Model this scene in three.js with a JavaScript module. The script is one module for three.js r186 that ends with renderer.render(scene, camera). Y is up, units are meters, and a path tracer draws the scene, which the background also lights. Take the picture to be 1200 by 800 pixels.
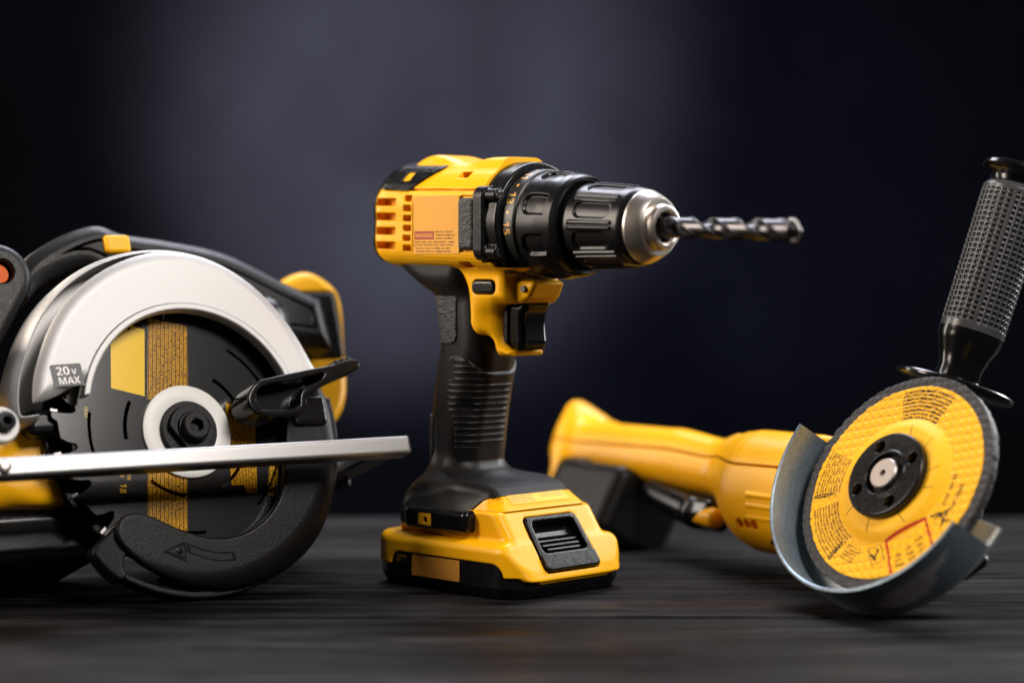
import * as THREE from 'three';
import { RoundedBoxGeometry } from 'three/addons/geometries/RoundedBoxGeometry.js';
import { RectAreaLightUniformsLib } from 'three/addons/lights/RectAreaLightUniformsLib.js';
import { mergeGeometries, toCreasedNormals } from 'three/addons/utils/BufferGeometryUtils.js';

// ---------------------------------------------------------------- camera, light, exposure
const scene = new THREE.Scene();
scene.background = new THREE.Color(0x000000);
const camera = new THREE.PerspectiveCamera(2 * Math.atan(400 / 2550) * 180 / Math.PI, 1.5, 0.05, 20);
camera.position.set(0, 0.149, 1);
camera.rotation.x = -Math.atan(100 / 2550);
camera.focus = 0.955;
camera.userData.fStop = 3.4;
scene.add(camera);
RectAreaLightUniformsLib.init();
function softbox(color, intensity, w, h, from, to) {
  const l = new THREE.RectAreaLight(color, intensity, w, h);
  l.position.set(...from); l.lookAt(...to); scene.add(l); return l;
}
softbox(0xfff0e0, 25, 0.30, 0.6, [-0.95, 0.50, 0.20], [0, 0.1, 0]);          // softbox at the left
softbox(0xfff8f2, 32, 0.34, 0.45, [0.58, 0.92, 0.70], [-0.05, 0.1, 0]);        // softbox at the right, higher
softbox(0xf0f2ff, 15, 0.7, 0.35, [0.05, 0.95, -0.60], [0, 0.05, 0.02]);       // overhead light behind the tools
softbox(0xffffff, 32, 0.14, 0.7, [0.72, 0.42, -0.42], [0.05, 0.12, 0]);         // narrow strip light behind at the right
softbox(0xfff6ec, 16, 0.12, 0.6, [-0.70, 0.40, -0.42], [-0.05, 0.12, 0]);       // narrow strip light behind at the left
function spotlight(color, intensity, angle, from, to) {                // lamps below the back edge of the table, aimed at the backdrop
  const l = new THREE.SpotLight(color, intensity, 0, angle, 1, 2);
  l.position.set(...from); l.target.position.set(...to); l.castShadow = true; l.shadow.radius = 3; scene.add(l, l.target);
}
spotlight(0xf8f2f2, 58, 0.32, [-0.26, -0.22, -0.60], [-0.125, 0.30, -1.55]);
spotlight(0xa9b6f0, 3.4, 0.62, [0.10, -0.22, -0.55], [0.10, 0.34, -1.55]);  // added wide bluish fill, softens the falloff of the backdrop glow

const renderer = new THREE.WebGLRenderer({ antialias: true });
renderer.toneMapping = THREE.LinearToneMapping;
renderer.toneMappingExposure = 1.0;
renderer.shadowMap.enabled = true;

// ---------------------------------------------------------------- helpers
let seed = 12345;
const rnd = () => { seed = (seed * 1664525 + 1013904223) >>> 0; return seed / 4294967296; };
const lerp = (a, b, t) => a + (b - a) * t, clamp = (x, a, b) => Math.min(b, Math.max(a, x));
const sstep = (a, b, x) => { const t = clamp((x - a) / (b - a), 0, 1); return t * t * (3 - 2 * t); };

// signed distance helpers, millimetres
const hyp = Math.hypot;
const smin = (a, b, k) => { const h = Math.max(k - Math.abs(a - b), 0) / k; return Math.min(a, b) - h * h * k * 0.25; };
const smax = (a, b, k) => -smin(-a, -b, k);
function poly(pts) {
  const n = pts.length, X = pts.map(p => p[0]), Y = pts.map(p => p[1]);
  return (x, y) => {
    let d = 1e9, s = 1;
    for (let i = 0, j = n - 1; i < n; j = i++) {
      const ex = X[j] - X[i], ey = Y[j] - Y[i], wx = x - X[i], wy = y - Y[i];
      const t = clamp((wx * ex + wy * ey) / (ex * ex + ey * ey), 0, 1);
      const bx = wx - ex * t, by = wy - ey * t, dd = bx * bx + by * by;
      if (dd < d) d = dd;
      const c1 = y >= Y[i], c2 = y < Y[j], c3 = ex * wy > ey * wx;
      if ((c1 && c2 && c3) || (!c1 && !c2 && !c3)) s = -s;
    }
    return s * Math.sqrt(d);
  };
}
function smooth(pts, per = 5, closed = true) {
  const c = new THREE.CatmullRomCurve3(pts.map(p => new THREE.Vector3(p[0], p[1], 0)), closed, 'centripetal');
  return c.getPoints(pts.length * per).slice(0, closed ? -1 : undefined).map(p => [p.x, p.y]);
}
const join = (a, b, r) => { const q = a + r, w = b + r; return Math.min(Math.max(q, w), 0) + hyp(Math.max(q, 0), Math.max(w, 0)) - r; };   // rounded intersection
const slab = (v, a, b) => Math.abs(v - (a + b) / 2) - (b - a) / 2;
const rbox = (x, y, z, cx, cy, cz, hx, hy, hz, r) => {
  const a = Math.abs(x - cx) - hx + r, b = Math.abs(y - cy) - hy + r, c = Math.abs(z - cz) - hz + r;
  return Math.min(Math.max(a, b, c), 0) + hyp(Math.max(a, 0), Math.max(b, 0), Math.max(c, 0)) - r;
};
const rrect = (x, y, cx, cy, hx, hy, r) => { const a = Math.abs(x - cx) - hx + r, b = Math.abs(y - cy) - hy + r; return Math.min(Math.max(a, b), 0) + hyp(Math.max(a, 0), Math.max(b, 0)) - r; };
const capsule = (x, y, z, a, b, ra, rb = ra) => {
  const dx = b[0] - a[0], dy = b[1] - a[1], dz = b[2] - a[2];
  const t = clamp(((x - a[0]) * dx + (y - a[1]) * dy + (z - a[2]) * dz) / (dx * dx + dy * dy + dz * dz), 0, 1);
  return hyp(x - a[0] - dx * t, y - a[1] - dy * t, z - a[2] - dz * t) - lerp(ra, rb, t);
};
// mesh of the zero surface of f (surface nets), millimetres
function surf(f, lo, hi, h) {
  const N = [0, 1, 2].map(i => Math.ceil((hi[i] - lo[i]) / h) + 2), [nx, ny, nz] = N, B = 6, R = B * h * 0.5 * 1.7321 * 1.25;
  const v = new Float32Array(nx * ny * nz), near = new Uint8Array(nx * ny * nz), at = (i, j, k) => i + nx * (j + ny * k);
  for (let k0 = 0; k0 < nz; k0 += B) for (let j0 = 0; j0 < ny; j0 += B) for (let i0 = 0; i0 < nx; i0 += B) {
    const c = f(lo[0] + (i0 + B / 2) * h, lo[1] + (j0 + B / 2) * h, lo[2] + (k0 + B / 2) * h), far = Math.abs(c) > R;
    for (let k = k0; k < Math.min(k0 + B, nz); k++) for (let j = j0; j < Math.min(j0 + B, ny); j++) for (let i = i0; i < Math.min(i0 + B, nx); i++)
      v[at(i, j, k)] = far ? c : f(lo[0] + i * h, lo[1] + j * h, lo[2] + k * h);
  }
  const id = new Int32Array(nx * ny * nz).fill(-1), P = [], Nn = [], I = [], e = h * 0.3;
  for (let k = 0; k < nz - 1; k++) for (let j = 0; j < ny - 1; j++) for (let i = 0; i < nx - 1; i++) {
    let m = 0; const c = [];
    for (let q = 0; q < 8; q++) { const w = v[at(i + (q & 1), j + (q >> 1 & 1), k + (q >> 2))]; c.push(w); if (w < 0) m |= 1 << q; }
    if (m === 0 || m === 255) continue;
    let x = 0, y = 0, z = 0, n = 0;
    for (let a = 0; a < 8; a++) for (let b = 0; b < 3; b++) {
      if (a >> b & 1) continue; const d = a | 1 << b;
      if ((c[a] < 0) === (c[d] < 0)) continue;
      const t = c[a] / (c[a] - c[d]); n++;
      x += (a & 1) + (b === 0 ? t : 0); y += (a >> 1 & 1) + (b === 1 ? t : 0); z += (a >> 2) + (b === 2 ? t : 0);
    }
    let px = lo[0] + (i + x / n) * h, py = lo[1] + (j + y / n) * h, pz = lo[2] + (k + z / n) * h;
    for (let it = 0; it < 2; it++) {
      const w = f(px, py, pz), gx = f(px + e, py, pz) - f(px - e, py, pz), gy = f(px, py + e, pz) - f(px, py - e, pz), gz = f(px, py, pz + e) - f(px, py, pz - e), L = hyp(gx, gy, gz) || 1;
      if (it === 0) { const s = clamp(w, -h * 0.5, h * 0.5); px -= s * gx / L; py -= s * gy / L; pz -= s * gz / L; } else Nn.push(gx / L, gy / L, gz / L);
    }
    id[at(i, j, k)] = P.length / 3; P.push(px, py, pz);
  }
  const quad = (a, b, c, d, flip) => { if (a < 0 || b < 0 || c < 0 || d < 0) return; flip ? I.push(a, c, b, a, d, c) : I.push(a, b, c, a, c, d); };
  for (let k = 1; k < nz - 1; k++) for (let j = 1; j < ny - 1; j++) for (let i = 1; i < nx - 1; i++) {
    const s = v[at(i, j, k)] < 0;
    if (s !== (v[at(i + 1, j, k)] < 0)) quad(id[at(i, j - 1, k - 1)], id[at(i, j, k - 1)], id[at(i, j, k)], id[at(i, j - 1, k)], !s);
    if (s !== (v[at(i, j + 1, k)] < 0)) quad(id[at(i - 1, j, k - 1)], id[at(i - 1, j, k)], id[at(i, j, k)], id[at(i, j, k - 1)], !s);
    if (s !== (v[at(i, j, k + 1)] < 0)) quad(id[at(i - 1, j - 1, k)], id[at(i, j - 1, k)], id[at(i, j, k)], id[at(i - 1, j, k)], !s);
  }
  const g = new THREE.BufferGeometry();
  g.setAttribute('position', new THREE.Float32BufferAttribute(P, 3));
  g.setAttribute('normal', new THREE.Float32BufferAttribute(Nn, 3));
  g.setIndex(I);
  return g;
}
// uv by the side a face points to, in metres (geometry in millimetres)
function boxUV(g0) {
  const g = g0.index ? g0.toNonIndexed() : g0, p = g.attributes.position.array, uv = new Float32Array(p.length / 3 * 2);
  for (let t = 0; t < p.length; t += 9) {
    const ax = p[t + 3] - p[t], ay = p[t + 4] - p[t + 1], az = p[t + 5] - p[t + 2], bx = p[t + 6] - p[t], by = p[t + 7] - p[t + 1], bz = p[t + 8] - p[t + 2];
    const nx = Math.abs(ay * bz - az * by), ny = Math.abs(az * bx - ax * bz), nz = Math.abs(ax * by - ay * bx);
    for (let q = 0; q < 3; q++) {
      const o = t + q * 3, u = (t / 3 + q) * 2;
      if (nx > ny && nx > nz) { uv[u] = p[o + 2]; uv[u + 1] = p[o + 1]; } else if (ny > nz) { uv[u] = p[o]; uv[u + 1] = p[o + 2]; } else { uv[u] = p[o]; uv[u + 1] = p[o + 1]; }
      uv[u] *= 0.001; uv[u + 1] *= 0.001;
    }
  }
  g.setAttribute('uv', new THREE.BufferAttribute(uv, 2));
  return g;
}
// surface of revolution about the local x axis with a radius for each place and angle (angle from +y towards +z)
function radial(xs, n, rf, a0 = -Math.PI / 2) {
  const P = [], U = [], I = [], m = xs.length, x0 = xs[0], x1 = xs[m - 1];
  for (let i = 0; i < m; i++) for (let j = 0; j <= n; j++) {
    const a = a0 + j / n * Math.PI * 2, q = rf(xs[i], a, i), r = Array.isArray(q) ? q[1] : q, x = Array.isArray(q) ? q[0] : xs[i];
    P.push(x, r * Math.cos(a), r * Math.sin(a)); U.push(a / (Math.PI * 2), (xs[i] - x0) / (x1 - x0));
  }
  for (let i = 0; i < m - 1; i++) for (let j = 0; j < n; j++) { const a = i * (n + 1) + j, b = a + n + 1; I.push(a, a + 1, b, a + 1, b + 1, b); }
  const g = new THREE.BufferGeometry();
  g.setAttribute('position', new THREE.Float32BufferAttribute(P, 3)); g.setAttribute('uv', new THREE.Float32BufferAttribute(U, 2)); g.setIndex(I);
  g.computeVertexNormals();
  const nn = g.attributes.normal;                                     // close the seam
  for (let i = 0; i < m; i++) { const a = i * (n + 1), b = a + n; const v = [0, 1, 2].map(c => nn.getComponent(a, c) + nn.getComponent(b, c)), L = hyp(...v) || 1; [0, 1, 2].forEach(c => { nn.setComponent(a, c, v[c] / L); nn.setComponent(b, c, v[c] / L); }); }
  return g;
}
const range = (a, b, n) => Array.from({ length: n + 1 }, (_, i) => a + (b - a) * i / n);
// lathe about the x axis from [x, r] points; corners kept crisp by their own short chamfers
const turned = (pts, n = 96) => boxUV(toCreasedNormals(new THREE.LatheGeometry(pts.map(p => new THREE.Vector2(Math.max(p[1], 1e-4), p[0])), n).rotateZ(-Math.PI / 2), 0.6));
const turnedZ = (pts, n = 96) => boxUV(toCreasedNormals(new THREE.LatheGeometry(pts.map(p => new THREE.Vector2(Math.max(p[1], 1e-4), p[0])), n).rotateX(Math.PI / 2), 0.6));
const shapeOf = pts => new THREE.Shape(pts.map(p => new THREE.Vector2(p[0], p[1])));
function plate(shape, z0, z1, bevel = 0.5, seg = 3) {
  const g = new THREE.ExtrudeGeometry(shape, { depth: z1 - z0 - 2 * bevel, bevelEnabled: bevel > 0, bevelThickness: bevel, bevelSize: bevel, bevelOffset: -bevel, bevelSegments: seg, curveSegments: 48 });
  return g.translate(0, 0, z0 + bevel);
}
const rounded = (w, h, d, r, x = 0, y = 0, z = 0) => new RoundedBoxGeometry(w, h, d, 3, r).translate(x, y, z);

// ---------------------------------------------------------------- textures
function noiseTile(n, seedV) {                                          // tiling value noise
  let s = seedV; const rn = () => { s = (s * 1664525 + 1013904223) >>> 0; return s / 4294967296; };
  const t = Float32Array.from({ length: n * n }, rn);
  return (x, y) => {
    const xi = Math.floor(x), yi = Math.floor(y), fx = x - xi, fy = y - yi, u = fx * fx * (3 - 2 * fx), w = fy * fy * (3 - 2 * fy), m = (a, b) => t[((a % n) + n) % n + n * (((b % n) + n) % n)];
    return lerp(lerp(m(xi, yi), m(xi + 1, yi), u), lerp(m(xi, yi + 1), m(xi + 1, yi + 1), u), w);
  };
}
function dataTex(w, h, f, srgb = false) {
  const a = new Uint8Array(w * h * 4);
  for (let y = 0; y < h; y++) for (let x = 0; x < w; x++) { const c = f(x / w, y / h, x, y), o = (y * w + x) * 4; const q = Array.isArray(c) ? c : [c, c, c]; a[o] = clamp(q[0], 0, 1) * 255; a[o + 1] = clamp(q[1], 0, 1) * 255; a[o + 2] = clamp(q[2], 0, 1) * 255; a[o + 3] = 255; }
  const t = new THREE.DataTexture(a, w, h); t.wrapS = t.wrapT = THREE.RepeatWrapping; t.magFilter = THREE.LinearFilter; t.minFilter = THREE.LinearMipmapLinearFilter; t.generateMipmaps = true;
  if (srgb) t.colorSpace = THREE.SRGBColorSpace; t.needsUpdate = true; return t;
}
const at = (t, metres) => { const c = t.clone(); c.repeat.set(1 / metres, 1 / metres); c.needsUpdate = true; return c; };
const nA = noiseTile(64, 7), nB = noiseTile(128, 99), nC = noiseTile(32, 5);
const grain = dataTex(512, 512, (u, v) => 0.55 * nB(u * 128, v * 128) + 0.3 * nA(u * 64, v * 64) + 0.15 * nC(u * 32, v * 32));
const patch = dataTex(512, 512, (u, v) => { const s = 0.5 * nC(u * 32, v * 32) + 0.3 * nA(u * 64, v * 64) + 0.2 * nB(u * 128, v * 128); return [s, s, s]; });
const fineGrain = at(grain, 0.03), coarseGrain = at(grain, 0.06), smudge = at(patch, 0.09);
const roughTex = (lo, hi, m) => at(dataTex(256, 256, (u, v) => { const s = 0.6 * nC(u * 32, v * 32) + 0.4 * nA(u * 64, v * 64); return [0, lerp(lo, hi, s), 0]; }), m);
function canvasTex(w, h, draw) {
  const c = document.createElement('canvas'); c.width = w; c.height = h; const x = c.getContext('2d'); draw(x, w, h);
  const t = new THREE.CanvasTexture(c); t.colorSpace = THREE.SRGBColorSpace; t.anisotropy = 8; return t;
}
const lin = (r, g, b) => new THREE.Color().setRGB(r, g, b);
const std = (color, roughness, metalness = 0, extra = {}) => new THREE.MeshPhysicalMaterial({ color, roughness, metalness, ...extra });

const YELLOW = lin(0.90, 0.435, 0.004);
const M = {
  yellow: std(YELLOW, 1, 0, { specularIntensity: 0.45, roughnessMap: roughTex(0.24, 0.38, 0.05), bumpMap: fineGrain, bumpScale: 0.00007 }),
  black: std(lin(0.005, 0.005, 0.0055), 1, 0, { specularIntensity: 0.5, roughnessMap: roughTex(0.22, 0.34, 0.05), bumpMap: fineGrain, bumpScale: 0.000009 }),
  rubber: std(lin(0.007, 0.0065, 0.0065), 1, 0, { specularIntensity: 0.5, roughnessMap: roughTex(0.34, 0.48, 0.04), bumpMap: fineGrain, bumpScale: 0.00008 }),
  pad: std(lin(0.010, 0.010, 0.010), 0.55, 0, { bumpMap: coarseGrain, bumpScale: 0.0007 }),
  gloss: std(lin(0.004, 0.004, 0.0045), 0.18, 0, { specularIntensity: 0.6, bumpMap: fineGrain, bumpScale: 0.00002 }),
  guardBlack: std(lin(0.005, 0.005, 0.0055), 0.38, 0, { bumpMap: fineGrain, bumpScale: 0.00010, specularIntensity: 0.35 }),
  silver: std(lin(0.49, 0.484, 0.475), 0.54, 0.7, { bumpMap: at(grain, 0.016), bumpScale: 0.00005 }),
  alu: std(lin(0.42, 0.415, 0.41), 0.34, 0.9, { bumpMap: fineGrain, bumpScale: 0.00003 }),
  steel: std(lin(0.62, 0.57, 0.52), 0.36, 1),
  bit: std(lin(0.075, 0.073, 0.076), 0.34, 1),
  carbide: std(lin(0.26, 0.25, 0.245), 0.38, 1),
  white: std(lin(0.80, 0.79, 0.75), 0.45),
  orange: std(lin(0.80, 0.13, 0.002), 0.5, 0, { specularIntensity: 0.4 }),
  darkSteel: std(lin(0.06, 0.06, 0.062), 0.4, 0.7),
};
// a mesh of one part; geometry given in millimetres
function part(name, geo, mat, parent, label) {
  if (!geo.userData.metres) { geo.scale(0.001, 0.001, 0.001); geo.userData.metres = true; }
  const m = new THREE.Mesh(geo, mat); m.name = name; m.castShadow = m.receiveShadow = true;
  if (label) m.userData.label = label;
  parent.add(m); return m;
}
const solid = (name, f, lo, hi, h, mat, parent, label) => part(name, boxUV(surf(f, lo, hi, h)), mat, parent, label);
function thing(name, label, category) { const g = new THREE.Group(); g.name = name; g.userData = { label, category }; scene.add(g); return g; }
// rows of print too small to read: short strokes with word gaps
function smallPrint(x, x0, y0, w, h, rows, color, fill = 0.62) {
  x.fillStyle = color; const rh = h / rows;
  for (let r = 0; r < rows; r++) {
    let p = x0; const end = x0 + w * (0.82 + 0.18 * rnd());
    while (p < end) { const word = rh * (1 + 3.2 * rnd()); for (let q = p; q < Math.min(p + word, end); q += rh * 0.42) { const tall = rnd() < 0.3 ? 1 : 0.72; x.fillRect(q, y0 + r * rh + rh * (1 - fill * tall) * 0.6, rh * (0.2 + 0.14 * rnd()), rh * fill * tall); } p += word + rh * 0.55; }
  }
}

// ---------------------------------------------------------------- setting
const nM = noiseTile(16, 71), nN = noiseTile(32, 72);                   // uneven smoky haze, painted into the backdrop colour as cloudy mottling
const hazeMottle = dataTex(512, 512, (u, v) => { const s = 0.30 + 0.75 * (0.45 * nM(u * 16 + 0.8 * nN(u * 32, v * 32), v * 16) + 0.3 * nN(u * 32, v * 32 + 0.7 * nM(u * 16, v * 16)) + 0.15 * nA(u * 64, v * 64) + 0.1 * nB(u * 128, v * 128)); return [s, s, s]; });
hazeMottle.repeat.set(1.6, 1.1);
const backdrop = new THREE.Mesh(new THREE.PlaneGeometry(6, 4).translate(0, 0.6, -1.55), std(lin(0.0070, 0.0075, 0.0104), 1, 0, { map: hazeMottle, specularIntensity: 0 }));
backdrop.name = 'backdrop'; backdrop.userData.kind = 'structure'; backdrop.userData.label = 'dark grey studio backdrop behind the tools'; backdrop.receiveShadow = true; scene.add(backdrop);

const woodN = noiseTile(128, 31), woodM = noiseTile(64, 17);
function woodField(u, v) {                                              // u along the grain, v across, both 0..1
  const kx = (u - 0.31) * 2, ky = (v - 0.4), kd = Math.exp(-(kx * kx * 60 + ky * ky * 420));                 // one knot
  const wob = woodM(u * 5, v * 5) + 0.4 * woodM(u * 11 + 9, v * 14), vv = v + 0.05 * (wob - 0.7) + 0.05 * kd * Math.sign(ky || 1);
  const ring = Math.pow(0.5 + 0.5 * Math.sin(vv * 22 * 6.2832), 2), fib = woodN(u * 22, vv * 110), fib2 = woodN(u * 60 + 3, vv * 260), mid = woodN(u * 9 + 40, vv * 44 + 5);
  const wide = 0.6 * woodM(u * 3 + 7, vv * 15) + 0.4 * woodN(u * 5, vv * 26 + 3);
  return { ring, fib, fib2, mid, wide, kd, big: woodM(u * 4 + 20, v * 6), deep: sstep(0.66, 0.95, 0.55 * fib + 0.45 * woodN(u * 10, vv * 60 + 7)) };
}
const woodMap = dataTex(2048, 1024, (u, v) => { const w = woodField(u, v); const s = 0.055 + 0.03 * w.big + 0.03 * w.ring + 0.17 * (w.wide - 0.45) + 0.11 * (w.mid - 0.5) + 0.14 * (w.fib - 0.5) + 0.07 * (w.fib2 - 0.5) - 0.12 * w.deep + (rnd() > 0.9994 ? 0.22 * rnd() : 0) - 0.05 * w.kd; return [s + 0.028, s * 0.97 + 0.026, s * 0.99 + 0.029]; }, true);
const woodRough = dataTex(2048, 1024, (u, v) => { const w = woodField(u, v); return [0, 0.62 + 0.26 * (w.mid - 0.5) - 0.5 * (w.wide - 0.45) + 0.18 * (w.fib - 0.5) + 0.2 * w.deep - 0.06 * w.ring, 0]; });
const woodBump = dataTex(2048, 1024, (u, v) => { const w = woodField(u, v); return 0.55 + 0.2 * (w.fib - 0.5) + 0.1 * (w.fib2 - 0.5) + 0.26 * (w.mid - 0.5) + 0.14 * w.ring - 0.45 * w.deep; });
for (const t of [woodMap, woodRough, woodBump]) t.wrapS = t.wrapT = THREE.MirroredRepeatWrapping;
const table = new THREE.Group(); table.name = 'tabletop'; table.userData = { kind: 'structure', label: 'black stained wooden tabletop of wide planks' }; scene.add(table);
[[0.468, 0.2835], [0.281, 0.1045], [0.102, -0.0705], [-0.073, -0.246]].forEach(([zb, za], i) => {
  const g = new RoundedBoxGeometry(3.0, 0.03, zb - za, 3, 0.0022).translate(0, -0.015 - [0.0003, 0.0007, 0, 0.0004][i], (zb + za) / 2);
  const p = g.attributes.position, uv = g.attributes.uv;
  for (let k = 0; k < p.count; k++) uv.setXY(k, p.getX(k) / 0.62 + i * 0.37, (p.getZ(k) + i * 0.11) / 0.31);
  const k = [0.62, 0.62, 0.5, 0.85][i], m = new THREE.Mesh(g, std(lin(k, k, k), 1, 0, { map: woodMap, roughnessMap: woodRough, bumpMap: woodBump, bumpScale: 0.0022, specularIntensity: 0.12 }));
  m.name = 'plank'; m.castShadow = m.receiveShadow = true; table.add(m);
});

// ---------------------------------------------------------------- cordless drill (local: x along the chuck, y up, z to the labelled side; millimetres)
{
  const t = thing('cordless_drill', 'yellow and black cordless drill standing upright on its battery in the middle', 'drill');
  t.position.set(-0.006, 0, 0.012); t.rotation.y = -Math.PI / 4;
  const TILT = 0.026, ay = x => 163.2 - TILT * (x - 20);
  const head = g => g.translate(-20, 0, 0).rotateZ(-TILT).translate(20, 163.2, 0);
  // motor housing
  const sec = poly(smooth([[28.6, -13], [28.6, 0], [28.6, 9], [26.5, 14], [19, 22], [11, 26], [0, 27], [-11, 26], [-19, 22], [-26.5, 14], [-28.6, 9], [-28.6, 0], [-28.6, -13], [-24, -18.5], [-14, -21], [0, -21.5], [14, -21], [24, -18.5]], 3));
  const shell = (x, y, z) => { const yy = y - ay(x), d2 = sec(z, yy); return join(d2, slab(x, -60, 40), 13); };
  const bumpProfile = poly(smooth([[-41, 176], [-43, 187], [-40, 193], [-33, 195.4], [-24, 194.6], [-12, 190.6], [-6, 190.2], [2, 192.6], [12, 193], [30, 191.5], [34, 186], [34, 176]], 5));
  const bump = (x, y, z) => join(bumpProfile(x, y), Math.abs(z) - 12.5, 4.5);
  const neckProfile = poly([...smooth([[-17, 152], [-12.4, 145.4], [-8, 142], [-3.2, 135], [-1.6, 124.2], [-1.2, 118], [2.4, 113.9], [6.6, 113.2], [8.6, 111], [9.4, 107.4], [10.8, 104.2]], 4, false), [18, 104.4], [18.4, 106.4], ...smooth([[16.6, 107.4], [14.4, 109.6], [13, 113], [12.6, 118], [13.2, 124.6], [15.5, 127.8], [18, 128.4]], 4, false), [22, 128.4], [22, 152]]);
  const lip = poly([[12, 128.2], [25.5, 128.2], [29, 130.6], [32.2, 136.6], [30.6, 138], [24, 138.4], [21, 141.6], [18.6, 147], [12, 150]]);
  const neck = (x, y, z) => smin(join(neckProfile(x, y), Math.abs(z) - lerp(18.4, 12.6, sstep(1, 13, x) * (1 - sstep(122, 132, y))), 4.2), join(lip(x, y), Math.abs(z) - lerp(15.5, 10, sstep(13, 31, x)), 2), 2);
  const slots = [];
  for (let r = 0; r < 6; r++) slots.push([-30.4, 10.6 - r * 4.5, 2.6, 1.35]);
  for (let r = 0; r < 4; r++) slots.push([-45.4, 8.8 - r * 6.6, 7.2, 1.7]);
  const yellowBody = (x, y, z) => {
    let d = smin(smin(shell(x, y, z), bump(x, y, z), 5), neck(x, y, z), 4);
    d = Math.max(d, x - (y > 146 ? 16 : 60));
    const yy = y - ay(x);
    if (z > 12) {
      for (const [sx, sy, hw, hh] of slots) d = smax(d, -Math.max(rrect(x, yy, sx, sy, hw, hh, 0.6), 21 - z), 0.5);
      d = smax(d, -Math.max(rrect(x, yy, -11.5, -1, 15.4, 13.6, 1), 28.05 - z), 0.5);           // seat of the label
      d = smax(d, -Math.max(rrect(x, yy, 8.6, -0.4, 6.2, 12.6, 2.5), 26.6 - z), 0.5);           // seat of the pad
      d = smax(d, -(rrect(x, y, -2, 185.2, 3.2, 1.3, 0.4)), 0.4);
      d = smax(d, -Math.max(rrect(x, y, 4, 145.2, 3.4, 1.2, 0.4), 14 - z), 0.4);
      d = smax(d, -Math.max(rrect(x, y, 9, 135.2, 7.4, 3.4, 3), 14 - z), 0.5);
      d = smax(d, -Math.max(Math.abs(yy - 14.6) - 0.4, slab(x, -48, 12), 24 - z), 0.3);
    }
    return d;
  };
  const body = solid('body_shell', yellowBody, [-64, 100, -32], [52, 199, 32], 0.62, M.yellow, t);
  // black covers of the housing
  solid('rear_cover', (x, y, z) => Math.max(shell(x, y, z) - 0.7, x + 53.4), [-64, 136, -32], [-48, 196, 32], 0.7, M.black, t);
  solid('top_rear_cover', (x, y, z) => {
    const yy = y - ay(x);
    let d = smax(Math.max(shell(x, y, z) - 1, 14.4 - yy - 0.05 * (x + 40)), (x + 31 - (yy - 14) * 1.15) * 0.66, 1);
    d = smax(d, -rrect(x, z, -37, 21, 2.8, 2.6, 0.8), 0.6);
    return smax(d, -rrect(x, z, -55, 17, 0.8, 5, 0.6), 0.5);
  }, [-64, 170, -32], [-10, 196, 32], 0.6, M.black, t);
  solid('top_switch', (x, y, z) => rbox(x, y, z, 1.2, 189.6, 0, 4.6, 2.4, 9, 1), [-6, 184, -12], [8, 194, 12], 0.6, M.gloss, t);
  // label
  const lab = canvasTex(1024, 896, (x, w, h) => {
    x.fillStyle = '#e3a23c'; x.fillRect(0, 0, w, h);
    x.fillStyle = '#da9834'; for (let i = 0; i < 500; i++) x.fillRect(rnd() * w, rnd() * h, 2 + rnd() * 5, 2);
    x.fillStyle = '#9b3d33'; x.fillRect(30, 545, 440, 130);
    x.fillStyle = '#e0a24c'; x.font = 'bold 92px sans-serif'; x.fillText('WARNING', 46, 643, 400);
    smallPrint(x, 500, 530, 440, 150, 3, '#3a2412'); smallPrint(x, 30, 690, 900, 90, 2, '#3a2412'); smallPrint(x, 60, 785, 900, 95, 2, '#3a2412');
  });
  const lg = new THREE.PlaneGeometry(30, 26).translate(-11.5, ay(-11.5) - 1, 28.35);
  part('warning_label', lg, std(lin(1, 1, 1), 0.42, 0, { map: lab, specularIntensity: 0.35 }), body);
  solid('side_pad', (x, y, z) => rbox(x, y, z, 8.6, ay(8) - 0.4, 26, 5.2, 11.6, 3.9, 2.2), [2, 148, 20], [15, 178, 31], 0.5, M.pad, body);
  solid('direction_button', (x, y, z) => { const q = rrect(x, y, 9, 135.2, 6.6, 2.8, 2.6); return join(q, slab(z, 10, 19.2 - 0.10 * (x - 9)), 1); }, [2, 130, 8], [19, 140, 21], 0.4, M.gloss, t);
  part('screw', turnedZ([[0, 0.01], [0, 1.4], [-1, 1.5], [-3, 1.5]], 24).translate(26.6, 134.5, 11.6), M.darkSteel, body);
  // handle
  const gripProfile = poly(smooth([[-33, 150], [-32.6, 138], [-31.4, 129], [-28.4, 114], [-29, 106], [-31.6, 96], [-33.7, 82], [-34.6, 70], [-33.9, 58], [-34, 50], [-34, 36], [-6, 36], [-8.2, 52], [-7.2, 62], [-5.6, 72], [-3.4, 83], [0, 95], [2.6, 105], [3, 115], [2, 130], [0, 150]], 4));
  const gripRaw = (x, y, z) => join(gripProfile(x, y), Math.abs(z) - lerp(16.5, 15.6, sstep(60, 100, y)), 11.5);
  const saddle = poly(smooth([[-51, 151], [-51, 146.6], [-45, 142.5], [-37, 137.5], [-30, 134], [-8, 134], [-4, 140], [-6, 151]], 4));
  const blockProfile = poly([[-37, 22], [-37.5, 36], ...smooth([[-36, 42], [-30, 46.5], [-20, 48.5], [0, 48.2], [14, 47]], 3, false), [19.5, 45.8], [29, 37.6], [36.5, 27], [39, 22]]);
  const block = (x, y, z) => { const w = lerp(31.4, lerp(29, 24, sstep(0, 22, x)), sstep(28, 46, y)); return join(blockProfile(x, y), Math.abs(z) - w, lerp(4, 9, sstep(0, -20, x))); };
  const flare = (x, y, z) => smin(gripRaw(x, y, z), block(x, y, z) - 0.4, 13);
  const split = (x, y) => y < 34 ? x - 10 : x - 10 - (y - 34) * 0.95 - Math.pow(Math.max(0, y - 41), 1.5) * 1.6;
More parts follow.
